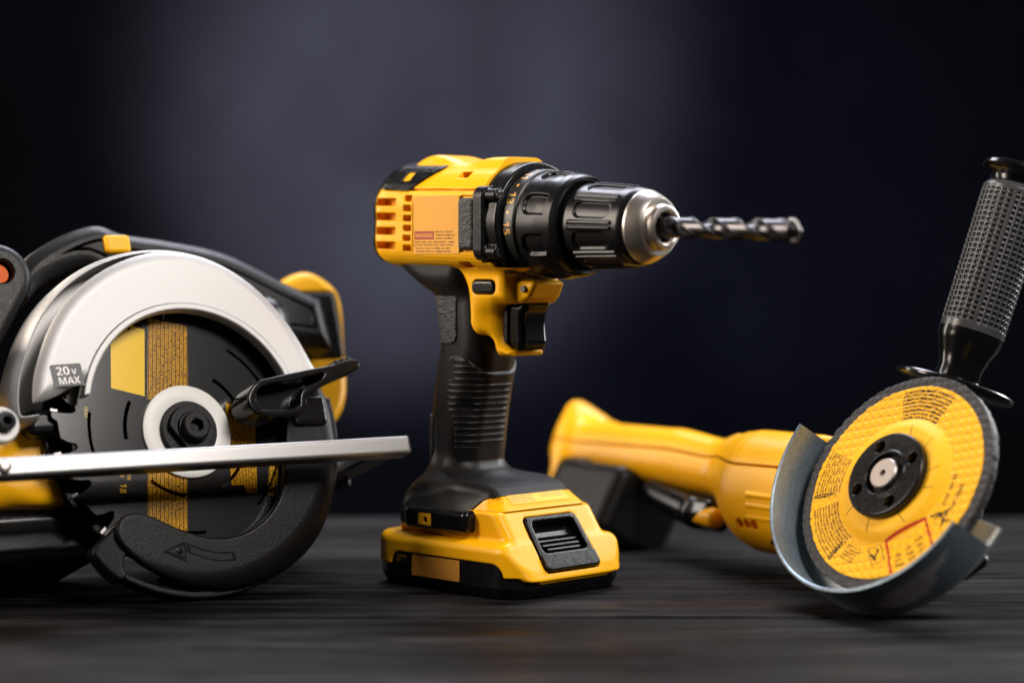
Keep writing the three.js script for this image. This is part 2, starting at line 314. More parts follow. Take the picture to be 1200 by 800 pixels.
  solid('handle', (x, y, z) => {
    let d = smin(flare(x, y, z), join(saddle(x, y), Math.abs(z) - 22, 8), 6);
    d = smax(d, smin(split(x, y), 50.5 - y, 1.5), 1);
    return Math.max(d, 28 - y, y - 150);
  }, [-54, 26, -34], [40, 152, 34], 0.62, M.rubber, t);
  const inlayShape = poly(smooth([[-17, 101], [-14, 103.6], [-6, 103.4], [-2.4, 100], [1, 96], [6, 93.6], [14, 93.2], [14, 53], [-11, 53], [-12.6, 56], [-13, 74], [-15, 78], [-21.5, 82.6], [-21.6, 86]], 3));
  const ribs = y => { const p = ((y - 60.4) % 2.86 + 2.86) % 2.86 / 2.86; return sstep(0.30, 0.46, p) * (1 - sstep(0.54, 0.70, p)); };
  const inlay = solid('grip_inlay', (x, y, z) => {
    let d = gripRaw(x, y, z) - 1.05;
    const side = z > 7 ? (1 - sstep(-1, 0.6, rrect(x, y, lerp(-4.5, -6.5, sstep(80, 66, y)), 82, lerp(8.6, 9.6, sstep(70, 90, y)) * (y > 93 ? 0.62 : 1) + 2, 20.5, 2))) : 0;
    const front = sstep(6, 8, x + 0 * y + (z > 0 ? 0 : 0) - gripFront(y) + 9.6) * sstep(63, 65, y) * (1 - sstep(91, 93, y)) * (1 - sstep(8, 10, Math.abs(z)));
    const dimple = Math.exp(-((x + 7.5) ** 2 + (y - 80.5) ** 2) / 9);
    d -= ribs(y) * Math.max(0.34 * side * (1 - dimple), 0.6 * front) - (z > 0 ? 0.9 * dimple : 0);
    return smax(d, inlayShape(x, y), 1.0);
  }, [-26, 50, -22], [18, 106, 22], 0.45, M.rubber, t);
  function gripFront(y) { return y > 95 ? lerp(0, 2.6, (y - 95) / 10) : y > 83 ? lerp(-3.4, 0, (y - 83) / 12) : y > 72 ? lerp(-5.6, -3.4, (y - 72) / 11) : -6; }
  solid('rear_pad', (x, y, z) => smax(gripRaw(x, y, z) - 0.9, rrect(x, y, -26, 122.5, 15, 13.5, 4) , 0.8), [-44, 106, -22], [-8, 138, 22], 0.5, M.pad, t);
  solid('rear_pad', (x, y, z) => smax(gripRaw(x, y, z) - 0.9, rrect(x, y, -38, 66, 11, 10.5, 4), 0.8), [-50, 54, -22], [-24, 78, 22], 0.5, M.pad, t);
  // trigger
  const trigProfile = poly(smooth([[4, 128], [19, 128.4], [25.6, 127.8], [23.6, 124], [22.8, 119.5], [23, 114], [23.4, 110.4], [22.2, 107.6], [19.4, 106.8], [13, 109.4], [4, 110]], 4));
  const trig = solid('trigger', (x, y, z) => smax(join(trigProfile(x, y), Math.abs(z) - 8.6, 3), 15.6 - x, 0.6), [10, 104, -12], [30, 130, 12], 0.42, M.gloss, t);
  solid('trigger_body', (x, y, z) => smax(join(trigProfile(x, y) + 0.3, Math.abs(z) - 9.6, 2), x - 15.4, 1), [2, 104, -12], [20, 130, 12], 0.45, M.black, trig);
  // foot of the drill
  const foot = solid('foot', (x, y, z) => {
    let d = Math.max(block(x, y, z), 23 - y, Math.min(x - 13, 36.6 - y));
    d = smax(d, -capsule(x, y, z, [24, 42.6, 25], [10, 34, 48], 3.6), 0.8);
    return smax(d, -Math.max(split(x, y) + 0.2, -(y - 27.8), -(0.6 + block(x, y, z))), 0.3);
  }, [-42, 20, -35], [44, 52, 35], 0.55, M.yellow, t);
  const ft = canvasTex(768, 256, (x, w, h) => { x.fillStyle = '#f4bd1c'; x.fillRect(0, 0, w, h); smallPrint(x, 20, 20, 330, 210, 5, '#5b4308'); smallPrint(x, 430, 20, 310, 150, 4, '#8d6a12'); });
  {
    const g = new THREE.PlaneGeometry(36, 7.2);
    g.applyMatrix4(new THREE.Matrix4().makeBasis(new THREE.Vector3(0, 0, -1), new THREE.Vector3(-9.5, 8.2, 0).normalize(), new THREE.Vector3(8.2, 9.5, 0).normalize())).translate(24.25 + 0.14, 41.7 + 0.16, 0);
    part('foot_label', g, std(lin(1, 1, 1), 0.4, 0, { map: ft }), foot);
  }
  const clip = solid('side_clip', (x, y, z) => smax(rbox(x, y, z, -4.4, 31.8, 32, 20.4, 4.9, 4.6, 2.6), -rbox(x, y, z, -11, 31.4, 38, 4.6, 2.9, 2.6, 0.6), 0.4), [-28, 24, 24], [18, 40, 39], 0.45, M.gloss, t);
  solid('clip_plate', (x, y, z) => smax(rbox(x, y, z, -11, 31.4, 34.6, 4.4, 2.8, 1.6, 0.5), -Math.max(hyp(x + 10.4, y - 31.2) - 1.3, 33.8 - z), 0.3), [-17, 27, 31], [-5, 36, 38], 0.3, M.yellow, clip);
  // battery
  const batteryCover = (x, y, z) => {
    const top = join(join(rrect(x, z, 0, 0, 47.4, 37.2, 13), y - 24, 4.5), 9.8 - y - 3.4 * sstep(24, 27, x) * (1 - sstep(21, 25, Math.abs(z))) * 1, 0.5);
    let d = top;
    const slope = (x - 29) * 0.817 + (y - 37.5) * 0.577;                                         // plane of the front face
    const front = join(smax(slope, Math.abs(z) - 30.5, 5), slab(y, 8, 36.8), 1.4);
    d = smin(d, Math.max(front, 8 - x), 2.5);
    d = smax(d, slope, 1.5);
    d = smax(d, -Math.max(rrect(x, y, 3.4, 4, 35.6, 11.6, 6), 33 - Math.abs(z)), 0.8);           // side openings
    const v = (x - 29) * 0.577 - (y - 37.5) * 0.817;
    return smax(d, -Math.max(rrect(v, z, 18.2, 0, 14.2, lerp(16.6, 17.8, v / 30), 3), -9 - slope), 0.6);
  };
  const battery = solid('battery_pack', batteryCover, [-50, 4, -40], [52, 40, 40], 0.55, M.yellow, t);
  solid('battery_base', (x, y, z) => Math.max(join(rrect(x, z, 0, 0, 46.6, 36.6, 13) + Math.max(0, (5 - y)) * 0.5, slab(y, 0, 16.5), 1), Math.min(x - 38, y - 9)), [-49, -1, -39], [50, 19, 39], 0.65, M.black, battery);
  const bl = canvasTex(512, 192, (x, w, h) => { x.fillStyle = '#c98a2c'; x.fillRect(0, 0, w, h); x.fillStyle = '#c08127'; for (let i = 0; i < 300; i++) x.fillRect(rnd() * w, rnd() * h, 3, 2); });
  part('battery_label', new THREE.PlaneGeometry(31, 9.4).translate(-3, 10.4, 36.85), std(lin(1, 1, 1), 0.5, 0, { map: bl }), battery);
  const bl2 = canvasTex(256, 128, (x, w, h) => { x.fillStyle = '#0c0c0d'; x.fillRect(0, 0, w, h); x.fillStyle = '#a8762a'; x.font = 'bold 44px sans-serif'; x.fillText('LITHIUM', 16, 54); x.fillText('ION', 16, 106); });
  part('battery_print', new THREE.PlaneGeometry(9, 4.6).translate(-25, 12.6, 36.84), std(lin(1, 1, 1), 0.4, 0, { map: bl2 }), battery);
  // release latch, built flat (u = z, v down the slope) and laid on the front face
  const lm = new THREE.Matrix4().makeBasis(new THREE.Vector3(0, 0, -1), new THREE.Vector3(-0.577, 0.817, 0), new THREE.Vector3(0.817, 0.577, 0)).setPosition(29, 37.5, 0);
  const latchF = (x, y, z) => {                                                                   // x across, y up the slope, z out
    const v = -y, hw = lerp(16.2, 17.4, v / 30);
    let d = join(rrect(x, v, 0, 18.2, hw, 13.6, 3), slab(z, -8.6, v > 24 ? 1.4 : 0.7), 0.8);
    return smax(d, -Math.max(rrect(x, v, 0, 15, hw - 3, 8, 2.4), -6.2 - z + 0.10 * (v - 7)), 0.6);
  };
  const latch = part('release_latch', boxUV(surf(latchF, [-20, -34, -10], [20, -2, 4], 0.4)).applyMatrix4(lm), M.black, battery);
  for (const [v, z, hw] of [[12.6, -3.4, 12.6], [16.4, -1.9, 12.6], [18.9, -1.2, 11.8], [21.3, -0.5, 10.6]]) part('latch_rib', rounded(hw * 2, v < 14 ? 3.4 : 1.7, 4, 0.7, 0, -v, z - 1.4).applyMatrix4(lm), M.gloss, latch);
  // gear case and collars
  const collar = solid('gear_collar', (x, y, z) => {
    const yy = y - ay(x), r = hyp(yy, z), az = Math.abs(z);
    let d = join(r - 27.8, slab(x, 14.5, 26.4), 1.4);
    d = smin(d, join(rrect(yy, z, 0, 0, 16.6, 29.6, 5), slab(x, 13, 19.5), 1.2), 0.6);
    d = smin(d, join(rrect(yy, z, 0, 0, 14, 26.6, 3), slab(x, 13, 21.5), 0.8), 0.4);
    d = smin(d, join(r - 24, slab(x, 10, 28), 0.5), 0.3);
    d = Math.max(d, 141.4 - y);
    for (const s of [-1, 1]) d = smin(d, join(hyp(yy - s * 12.4, az - 25) - 3.1, slab(x, 13, 25.5), 0.6), 0.8);
    return d;
  }, [8, 130, -32], [30, 194, 32], 0.5, M.black, t);
  for (const s of [-1, 1]) for (const q of [-1, 1]) part('screw', head(turned([[0, 0.9], [0, 1.9], [-0.6, 2.2], [-3, 2.2]], 24).translate(26.2, s * 12.4, q * 25)), M.darkSteel, collar);
  const ringTex = canvasTex(2048, 128, (x, w, h) => {
    x.fillStyle = '#141414'; x.fillRect(0, 0, w, h); x.fillStyle = '#d99f3c'; x.textAlign = 'center'; x.textBaseline = 'middle'; x.font = 'bold 76px sans-serif';
    const nums = ['1', '3', '5', '7', '9', '11', '13', '15'];
    nums.forEach((s, i) => { const a = 94 - (7 - i) * 32; const u = ((a / 360) % 1 + 1) % 1; x.fillText(s, u * w, h * 0.5); const b = ((a - 16) / 360 % 1 + 1) % 1; x.beginPath(); x.arc(b * w, h * 0.5, 11, 0, 7); x.fill(); });
  });
  ringTex.wrapS = THREE.RepeatWrapping;
  part('torque_ring', head(radial([25, 26.6, 26.8, 27.2, 30, 32.6, 33, 33.2, 34], 180, (x, a, i) => [22, 23.6, 24.3, 24.6, 24.6, 24.4, 24.1, 23.4, 22][i])), std(lin(1, 1, 1), 0.42, 0, { map: ringTex, bumpMap: null }), t);
  const pocket = (x, a, n, off, x0, x1, hw, r) => { const p = Math.PI * 2 / n, b = ((a - off) % p + 1.5 * p) % p - p / 2; return rrect(x, b * r, (x0 + x1) / 2, 0, (x1 - x0) / 2, hw, Math.min(hw, 4) * 0.95); };
  const colR = x => x < 34.4 ? lerp(22.4, 23.8, (x - 33.4) / 1) : x < 44 ? 23.8 : x < 53 ? lerp(23.8, 22.4, (x - 44) / 9) : x < 55 ? lerp(22.4, 21.6, (x - 53) / 2) : x < 56 ? 21.6 - (x - 55) * 0.8 : 20.8 - (x - 56) * 40;
  const HP = Math.PI / 2;
  part('torque_collar', head(radial([...range(33.4, 34.4, 4), ...range(34.6, 55, 72), ...range(55.15, 56, 5), 56.02, 56.05], 480, (x, a, i) => {
    if (x > 56) return [56 - (x - 56) * 40, x > 56.03 ? 18.4 : 19.4];
    const d = pocket(x, a, 8, HP - 0.40, 37, 58, 5.0, 23);
    return colR(x) - 1.5 * (1 - sstep(-1.1, 0.1, d)) * sstep(34.6, 37, x) * (1 - sstep(48.5, 49.6, x));
  })), M.black, t);
  const sleeveR = x => x < 58 ? 18.4 : lerp(18.4, 16.9, (x - 58) / 28);
  part('chuck_sleeve', head(radial([...range(50, 58, 6), ...range(58.2, 88, 90), ...range(88.1, 90.4, 8)], 480, (x, a) => {
    let r = sleeveR(Math.min(x, 88)); if (x > 86.5) r -= 0.28 * (x - 86.5) ** 1.6 * 0.6;
    const p = pocket(x, a, 8, HP - 0.42, 62, 82, 4.1, 17.6), q1 = pocket(x, a, 8, HP - 0.42 + Math.PI / 8 - 0.055, 60, 84, 0.75, 17.6), q2 = pocket(x, a, 8, HP - 0.42 + Math.PI / 8 + 0.075, 60, 84, 0.75, 17.6);
    r -= 1.0 * (1 - sstep(-0.8, 0.15, p)); r += 0.75 * (1 - sstep(-0.35, 0.3, Math.min(q1, q2)));
    return r;
  })), M.black, t);
  const nose = part('chuck_nose', head(turned([[86, 14], [89.6, 15.7], [90.2, 15.8], [90.8, 15.6], [94.6, 13.8], [96.2, 12.9], [96.9, 12.2], [97.0, 11.6], [96.8, 10.4], [96.8, 10.0], [99.6, 9.7], [100.6, 9.2], [101, 8.4], [100.9, 7.4], [100.2, 6.6], [98, 5.9], [88, 5.8], [87.9, 0.01]], 128)), M.steel, t);
  for (let k = 0; k < 3; k++) part('chuck_jaw', head(rounded(9, 2.6, 2.2, 0.5, 95, 5.6, 0).rotateX(k * 2.0944 + 0.5)), M.darkSteel, nose);
  const twist = x => (x - 108) * Math.PI * 2 / 47;
  const bit = part('drill_bit', head(radial([84, ...range(85, 104, 20), ...range(104.5, 168, 150), ...range(168.2, 171, 10), 171.4], 192, (x, a) => {
    const R = x < 104 ? 4.75 : x > 165 ? 4.6 + 0.15 * sstep(165, 167.5, x) : 4.6, fl = sstep(103, 109, x);
    const c = Math.abs(Math.cos(a - twist(x))), land = sstep(0.60, 0.66, c), edge = sstep(0.60, 0.65, c) * (1 - sstep(0.74, 0.80, c));
    let r = R * lerp(1, lerp(0.36 + 0.20 * c * c, 0.92 + 0.08 * edge, land), fl);
    if (x > 167.8) r *= lerp(1, 0.12, (x - 167.8) / 3.6);
    return Math.max(r, 0.02);
  })), M.bit, t, 'grey steel twist drill bit');
  part('carbide_tip', head(plate(shapeOf([[-4.7, -3], [4.7, -3], [4.7, -0.2], [0, 2.8], [-4.7, -0.2]]), -0.8, 0.8, 0.25, 2).rotateZ(-Math.PI / 2).rotateX(twist(169) + 1.45).translate(169, 0, 0)), M.carbide, bit);
}

// ---------------------------------------------------------------- circular saw (local: blade in the xy plane, z out of the blade towards the viewer; millimetres)
{
  const t = thing('circular_saw', 'cordless circular saw with silver blade guard leaning back at the left', 'circular saw');
  const K = 0.977, o = new THREE.Vector3(-0.152, 0.0757, 0.017), cam = new THREE.Vector3(0, 0.149, 1);
  const n = new THREE.Vector3(0.5287, 0.3256, 0.7839), ux = new THREE.Vector3(0.8143, 0, -0.5492).normalize(), uy = new THREE.Vector3().crossVectors(n, ux);
  ux.crossVectors(uy, n);
  t.quaternion.setFromRotationMatrix(new THREE.Matrix4().makeBasis(ux, uy, n));
  t.position.copy(o.sub(cam).multiplyScalar(K).add(cam)); t.scale.setScalar(K);
  const B = [3.3, -6.9];
  // upper guard
  const guard2 = poly(smooth([[-77, 1], [-77, 16], [-71, 33], [-62, 49], [-49, 63], [-32, 73.5], [-13, 78.8], [6, 78.6], [26, 72.5], [44, 60.5], [58, 44], [67, 26], [72, 9], [60, 9.5], [30, 9], [0, 9], [-30, 9.2], [-48, 7.4], [-58, 3], [-68, 0.4]], 4));
  const guard = solid('upper_guard', (x, y, z) => {
    const d2 = guard2(x, y), hole = hyp(x - 4, y + 3) - 50.5;
    let d = smax(smax(d2, slab(z, -15, 12), 1.2), (d2 + lerp(9.5, 2.2, sstep(-45, 35, x))) * 0.75 + (z - 12) * 0.66, 3);
    d = smax(d, -Math.max(Math.min(d2 + 3.2, rrect(x, y, 0, 6, 66, 9, 2)), z - 8.6, -11.5 - z), 1);
    d = smax(d, -hole, 0.8);
    d = smin(d, Math.max(join(Math.abs(hole - 1.7) - 1.5, slab(z, 6, 12.9), 0.6), d2 + 1.5), 0.7);
    return smax(d, -Math.max(Math.abs(d2 + 1.2) - 0.3, slab(z, -20, -4.4) + 12, Math.abs(z + 5) - 0.45), 0.2);
  }, [-80, -2, -18], [76, 82, 15], 0.6, M.silver, t, 'silver painted metal upper blade guard');
  const tag = canvasTex(512, 400, (x, w, h) => {
    x.fillStyle = '#d9d7d2'; x.fillRect(0, 0, w, h); x.fillStyle = '#2b2b2c'; x.beginPath(); x.roundRect(0, 0, w, h, 40); x.fill();
    x.fillStyle = '#efedea'; x.textAlign = 'center'; x.font = 'bold 210px sans-serif'; x.fillText('20', 190, 195); x.font = 'bold 140px sans-serif'; x.fillText('V', 375, 195); x.font = 'bold 172px sans-serif'; x.fillText('MAX', 262, 360);
  });
  {
    const g = new THREE.PlaneGeometry(15, 10), p = g.attributes.position;
    [[-61.6, 22.6], [-47.2, 23.2], [-60.4, 12.6], [-46.4, 13.2]].forEach(([x, y], i) => p.setXYZ(i, x - 0.6, y + 0.6, 12.3));
    part('guard_badge', g, std(lin(1, 1, 1), 0.4, 0, { map: tag }), guard, 'dark badge reading 20V MAX');
  }
  solid('inner_guard', (x, y, z) => join(hyp(x - 3, y + 4) - 63, slab(z, -14, -10.5), 1), [-64, -70, -16], [70, 62, -8], 1.1, M.black, t);
  solid('guard_support', (x, y, z) => rbox(x, y, z, -60, 2, -8, 10, 6, 6, 4), [-74, -8, -16], [-46, 10, 0], 0.8, M.black, t);
  // blade with gullets and slots
  const TE = 20, bladePts = [];
  for (let k = 0; k < TE; k++) {
    const a = k / TE * Math.PI * 2 + 0.12, s = Math.PI * 2 / TE, P = (r, q) => bladePts.push([B[0] + r * Math.cos(a + q * s), B[1] + r * Math.sin(a + q * s)]);
    P(64.2, 0); P(63.9, 0.13); P(61.2, 0.22); P(60.6, 0.45); P(60.2, 0.62); P(57.2, 0.72); P(53.4, 0.80); P(52.9, 0.88); P(54.4, 0.955); P(58, 0.99);
  }
  const bladeShape = shapeOf(bladePts), slot = (r, a0, a1, w) => {
    const p = new THREE.Path(), N = 18; for (let i = 0; i <= N; i++) { const a = lerp(a0, a1, i / N); p[i ? 'lineTo' : 'moveTo'](B[0] + (r + w) * Math.cos(a), B[1] + (r + w) * Math.sin(a)); }
    for (let i = N; i >= 0; i--) { const a = lerp(a0, a1, i / N); p.lineTo(B[0] + (r - w) * Math.cos(a), B[1] + (r - w) * Math.sin(a)); } p.closePath(); bladeShape.holes.push(p);
  };
  for (const a of [2.6, 3.95, 5.2, 0.35]) slot(29.6, a, a + 0.6, 0.75);
  for (const a of [2.9, 4.3, 5.42, 0.5]) slot(46.5, a, a + 0.46, 0.6);
  const printTex = canvasTex(2048, 2048, (x, w) => {
    const s = w / 136; x.fillStyle = '#161617'; x.fillRect(0, 0, w, w);
    for (let i = 0; i < 2600; i++) { x.fillStyle = rnd() < 0.5 ? '#131314' : '#19191a'; x.beginPath(); x.arc(w / 2, w / 2, rnd() * w / 2, rnd() * 6.28, rnd() * 6.28 + 0); x.fillRect(rnd() * w, rnd() * w, 2 + rnd() * 6, 1.5); }
    for (let i = 0; i < 420; i++) { x.strokeStyle = rnd() < 0.5 ? 'rgba(70,70,72,0.22)' : 'rgba(4,4,4,0.3)'; x.lineWidth = 0.6 + rnd() * 1.6; const a = rnd() * 6.28; x.beginPath(); x.arc(w / 2, w / 2, (0.15 + 0.85 * rnd()) * w / 2, a, a + 0.5 + rnd() * 2.5); x.stroke(); }
    x.translate(w / 2, w / 2); x.scale(s, -s); x.translate(-B[0], -B[1]);
    const quad = (q, c) => { x.fillStyle = c; x.beginPath(); q.forEach((p, i) => x[i ? 'lineTo' : 'moveTo'](p[0], p[1])); x.fill(); };
    quad([[-25.5, 47], [-9.6, 42], [-14.4, 10.6], [-30, 15]], '#f2c61f');
    const block = (q, rows) => {                                           // yellow lines of print that run down the blade
      x.save(); x.beginPath(); q.forEach((p, i) => x[i ? 'lineTo' : 'moveTo'](p[0], p[1])); x.clip(); x.fillStyle = '#c8900f'; x.fillRect(-80, -80, 160, 160);
      const [a, b] = [q[0], q[q.length - 1]], L = hyp(b[0] - a[0], b[1] - a[1]) * 1.3, W = hyp(q[1][0] - a[0], q[1][1] - a[1]) * 1.25;
      x.translate(a[0], a[1]); x.rotate(Math.atan2(b[1] - a[1], b[0] - a[0])); x.translate(-4, -1.5);
      const rh = W / rows; x.fillStyle = '#2a1e0a';
      for (let r = 0; r < rows + 3; r++) { x.fillRect(0, r * rh, L, rh * 0.2); let p = rnd() * 2; while (p < L) { const wl = rh * (0.8 + 3.6 * rnd()); for (let e = 0; e < wl; e += rh * (0.3 + 0.3 * rnd())) x.fillRect(p + e, r * rh + rh * (0.25 + 0.35 * rnd()), rh * (0.08 + 0.2 * rnd()), rh * (0.2 + 0.45 * rnd())); p += wl + rh * (0.3 + 0.5 * rnd()); } }
      x.restore();
    };
    block([[-7, 47.6], [12, 43], [7, 11], [-13.5, 9]], 13);
    block([[-17.6, -20], [1.6, -22], [-3.4, -54], [-23, -54]], 13);
    block([[25, 6.5], [34, 2.5], [38.5, -6], [34, -37], [29, -37], [28, -33], [21.4, -33]], 8);
    block([[45, -14], [50, -16], [44, -40], [39, -38]], 4);
    x.save(); x.translate(-29, -24); x.rotate(-1.75); x.scale(1, -1); x.fillStyle = '#d7a51e'; x.font = 'bold 4.4px sans-serif'; x.fillText('18', 4.8, 2.4); x.font = 'bold 2.4px sans-serif'; x.fillText('TEETH', -3.4, -0.6, 6.6); x.fillText('6-1/2', -3.4, 2.6, 6); x.restore();
    x.save(); x.translate(-43.6, 4); x.rotate(-1.72); x.scale(1, -1); x.fillStyle = '#c9a94a'; x.font = 'bold 2.2px sans-serif'; x.fillText('KERF', -3, 0.8, 6); x.restore();
  });
  const bg = plate(bladeShape, -0.9, 0.9, 0.2, 1);
  { const p = bg.attributes.position, uv = bg.attributes.uv; for (let i = 0; i < p.count; i++) uv.setXY(i, (p.getX(i) - B[0]) / 136 + 0.5, (p.getY(i) - B[1]) / 136 + 0.5); }
  const blade = part('blade', bg, std(lin(1, 1, 1), 0.18, 0, { map: printTex }), t, 'dark coated toothed blade with yellow print');
  for (let k = 0; k < TE; k++) {
    const a = k / TE * Math.PI * 2 + 0.12;
    part('carbide_tooth', rounded(3.6, 1.5, 2.6, 0.25, 63, -0.6, 0).rotateZ(a).translate(B[0], B[1], 0), M.carbide, blade);
  }
  part('washer', turnedZ([[0.9, 12], [2.3, 12.2], [2.5, 12.5], [2.5, 21], [2.2, 21.5], [0.9, 21.6]], 128).translate(B[0], B[1], 0), M.white, t, 'white ring washer round the blade bolt');
  const flange = solid('arbor_flange', (x, y, z) => {
    const r = hyp(x - B[0], y - B[1]), c = ((x - B[0]) * 0.83 + (y - B[1]) * 0.55);
    let d = join(r - 13.6, slab(z, 1, 5), 0.7);
    d = smin(d, join(Math.max(r - 11, Math.abs(c) - 8.4), slab(z, 2, 8.2), 0.6), 0.4);
    return smin(d, join(r - 7.4, slab(z, 2, 9.6), 0.6), 0.3);
  }, [B[0] - 15, B[1] - 15, 0], [B[0] + 15, B[1] + 15, 11], 0.4, M.guardBlack, blade);
  solid('arbor_bolt', (x, y, z) => {
    const X = x - B[0], Y = y - B[1], r = hyp(X, Y), hex = Math.max(Math.abs(X), Math.abs(X * 0.5 + Y * 0.866), Math.abs(X * 0.5 - Y * 0.866));
    return smax(join(r - 6.4, slab(z, 5, 13.4), 0.9), -Math.max(hex - 2.7, 8 - z), 0.3);
  }, [B[0] - 8, B[1] - 8, 4], [B[0] + 8, B[1] + 8, 15], 0.35, M.guardBlack, flange);
  // lower guard
  const low2 = poly(smooth([[73.5, 9], [76.4, -10], [76, -26.2], [69.7, -47.8], [60.5, -61.4], [45.2, -72.4], [28, -79], [9, -81], [-12, -77], [-28, -69], [-38, -59], [-40.6, -52], [-38, -46.2], [-32.4, -44], [-24.4, -45.6], [-9.7, -53], [7, -58], [20.3, -56.6], [31, -51.4], [39.6, -43], [45.6, -29], [48.6, -14], [52, 2], [55, 11], [66, 12]], 4));
  const lower = solid('lower_guard', (x, y, z) => {
    const d2 = low2(x, y), R = hyp(x - B[0], y - B[1]);
    let d = smax(smax(d2, slab(z, -3, 9.4), 1.5), (R - 69.5) * 0.62 + (z - 9.4) * 0.78, 3);
    d = smin(d, join(Math.abs(R - 75) - 1.6, Math.max(slab(z, -6, 3), y - 6, -x * 0.9 - y * 0.3 - 55), 0.8), 0.6);
    return smax(d, -Math.max(Math.max(R - 70, 46 - R), z - 5.5), 0.6);
  }, [-46, -86, -8], [80, 14, 12], 0.7, M.guardBlack, t, 'black plastic lower blade guard');
  const hook2 = poly(smooth([[-36, -47], [-43, -51.4], [-50.4, -58.6], [-48, -64], [-44, -69.4], [-40.2, -72.6], [-37.6, -71], [-38.2, -66.6], [-36.6, -62], [-32.6, -60]], 4));
  solid('guard_hook', (x, y, z) => smax(hook2(x, y), slab(z, -5, 6 + 0.25 * (x + 40)), 1.5), [-54, -76, -8], [-28, -44, 10], 0.5, M.guardBlack, lower);
  {
    const tri = shapeOf([[-20.6, -62.2], [-9.4, -58.4], [-10, -67.6]]); tri.holes.push(new THREE.Path([[-18.4, -62.2], [-10.4, -65.4], [-10.1, -60]].map(p => new THREE.Vector2(...p))));
    part('embossed_dot', turnedZ([[9.8, 0.01], [9.7, 1.6], [9.2, 1.8], [9, 1.8]], 32).translate(-12.6, -62.4, 0), M.gloss, lower);
    part('embossed_arrow', plate(tri, 9.0, 9.75, 0.12, 2), M.guardBlack, lower);
    const bar = new THREE.Shape(); const pts = []; for (let i = 0; i <= 14; i++) { const u = i / 14; pts.push([lerp(-9, 14, u), lerp(-61.2, -66.8, u) - 1.8 * Math.sin(u * 3.14)]); }
    pts.forEach((p, i) => bar[i ? 'lineTo' : 'moveTo'](p[0], p[1] + 2)); pts.reverse().forEach(p => bar.lineTo(p[0], p[1] - 2)); bar.closePath();
    { const q = pts.slice(1, -1); const hp = new THREE.Path(); q.forEach((p, i) => hp[i ? 'lineTo' : 'moveTo'](p[0], p[1] + 1.5)); q.slice().reverse().forEach(p => hp.lineTo(p[0], p[1] - 1.5)); hp.closePath(); bar.holes.push(hp); }
    part('embossed_bar', plate(bar, 9.0, 9.7, 0.1, 2), M.guardBlack, lower);
  }
  // retracting lever: a loop and an arm
  const lever2 = poly(smooth([[27, -5], [24.6, 0], [26.4, 5], [31.4, 9.6], [38, 11], [52, 13.4], [70, 16], [82, 18.4], [85.6, 17.6], [85.4, 14.6], [80, 12], [70, 8.4], [59.6, 4], [55, 1], [54.6, -3], [52, -6], [46, -7.4], [34, -7.2]], 4));
  const leverHole = poly(smooth([[30, -3.2], [28.8, 1], [30.6, 5.2], [35, 7.6], [48, 9], [66, 12], [64, 9.6], [54.6, 5.4], [51.6, 1.6], [50.6, -2.6], [46, -4.2], [36, -4]], 4));
  solid('guard_lever', (x, y, z) => {
    let d = join(lever2(x, y), slab(z, x < 50 ? 6 : lerp(6, 12, sstep(50, 62, x)), 24), 0.9);
    d = smax(d, -Math.max(leverHole(x, y), 13 - z), 0.6);
    for (const [a, b] of [[74, 17.4], [77.4, 18.2], [80.6, 18.8]]) d = smin(d, capsule(x, y, z, [a, b, 14], [a, b, 23], 1.1), 0.6);
    return smin(d, rbox(x, y, z, 62, -2, 6, 9, 7, 6, 2), 2);
  }, [20, -12, 0], [90, 24, 27], 0.55, M.gloss, t);
  // shoe
  const shoe = solid('shoe_rail', (x, y, z) => rbox(x, y, z, -6, -25.6, 26.5, 107, 4.3, 5.5, 1.6), [-116, -33, 19], [104, -18, 35], 0.7, M.alu, t, 'bright aluminium shoe edge across the blade');
  solid('shoe_plate', (x, y, z) => {
    let d = Math.min(rbox(x, y, z, -6, -24.6, -56, 107, 3, 34, 1.6), rbox(x, y, z, 93.5, -24.8, 0, 7, 2.9, 26, 1.2), rbox(x, y, z, -104, -24.8, 0, 8.6, 2.9, 26, 1.2));
    d = Math.min(d, rbox(x, y, z, -6, -27, -86, 106, 4, 3, 1));
    for (let q = -100; q < 100; q += 22) d = Math.min(d, rbox(x, y, z, q, -28, -56, 1.2, 3, 30, 0.6));
    return d;
  }, [-116, -33, -94], [104, -18, 30], 0.95, M.darkSteel, t);  // darker metal than the rail: shade of the underside put into its colour
  part('shoe_screw', turned([[0, 2.6], [2.4, 2.8], [2.8, 2.2], [2.8, 0.01]], 32).rotateY(-Math.PI / 2).translate(-96, -25.6, 31), M.steel, shoe);
  solid('shoe_bracket', (x, y, z) => rbox(x, y, z, 97, -17.6, -28, 4, 5, 9, 1.5), [90, -25, -40], [104, -10, -16], 0.7, M.alu, shoe);
  // pivot and front arm of the guard
  const arm = solid('guard_arm', (x, y, z) => smin(rbox(x, y, z, -93, 24, -4, 8, 30, 12, 5), join(hyp(x + 94, y + 3) - 9, slab(z, -8, 14), 2), 4), [-112, -18, -20], [-78, 58, 18], 0.8, M.silver, t);
  const boss = part('pivot_boss', turnedZ([[13, 0.01], [16.2, 4], [16.6, 7], [16, 7.6], [12, 7.8]], 64).translate(-88.5, -3.4, 0), M.white, arm);
  part('pivot_bolt', turnedZ([[16.6, 0.01], [17.4, 1.3], [19.4, 1.5], [20.2, 2.2], [20, 3.6], [19.4, 4.1], [16, 4.3]], 48).translate(-87.4, -2.6, 0), M.guardBlack, boss);
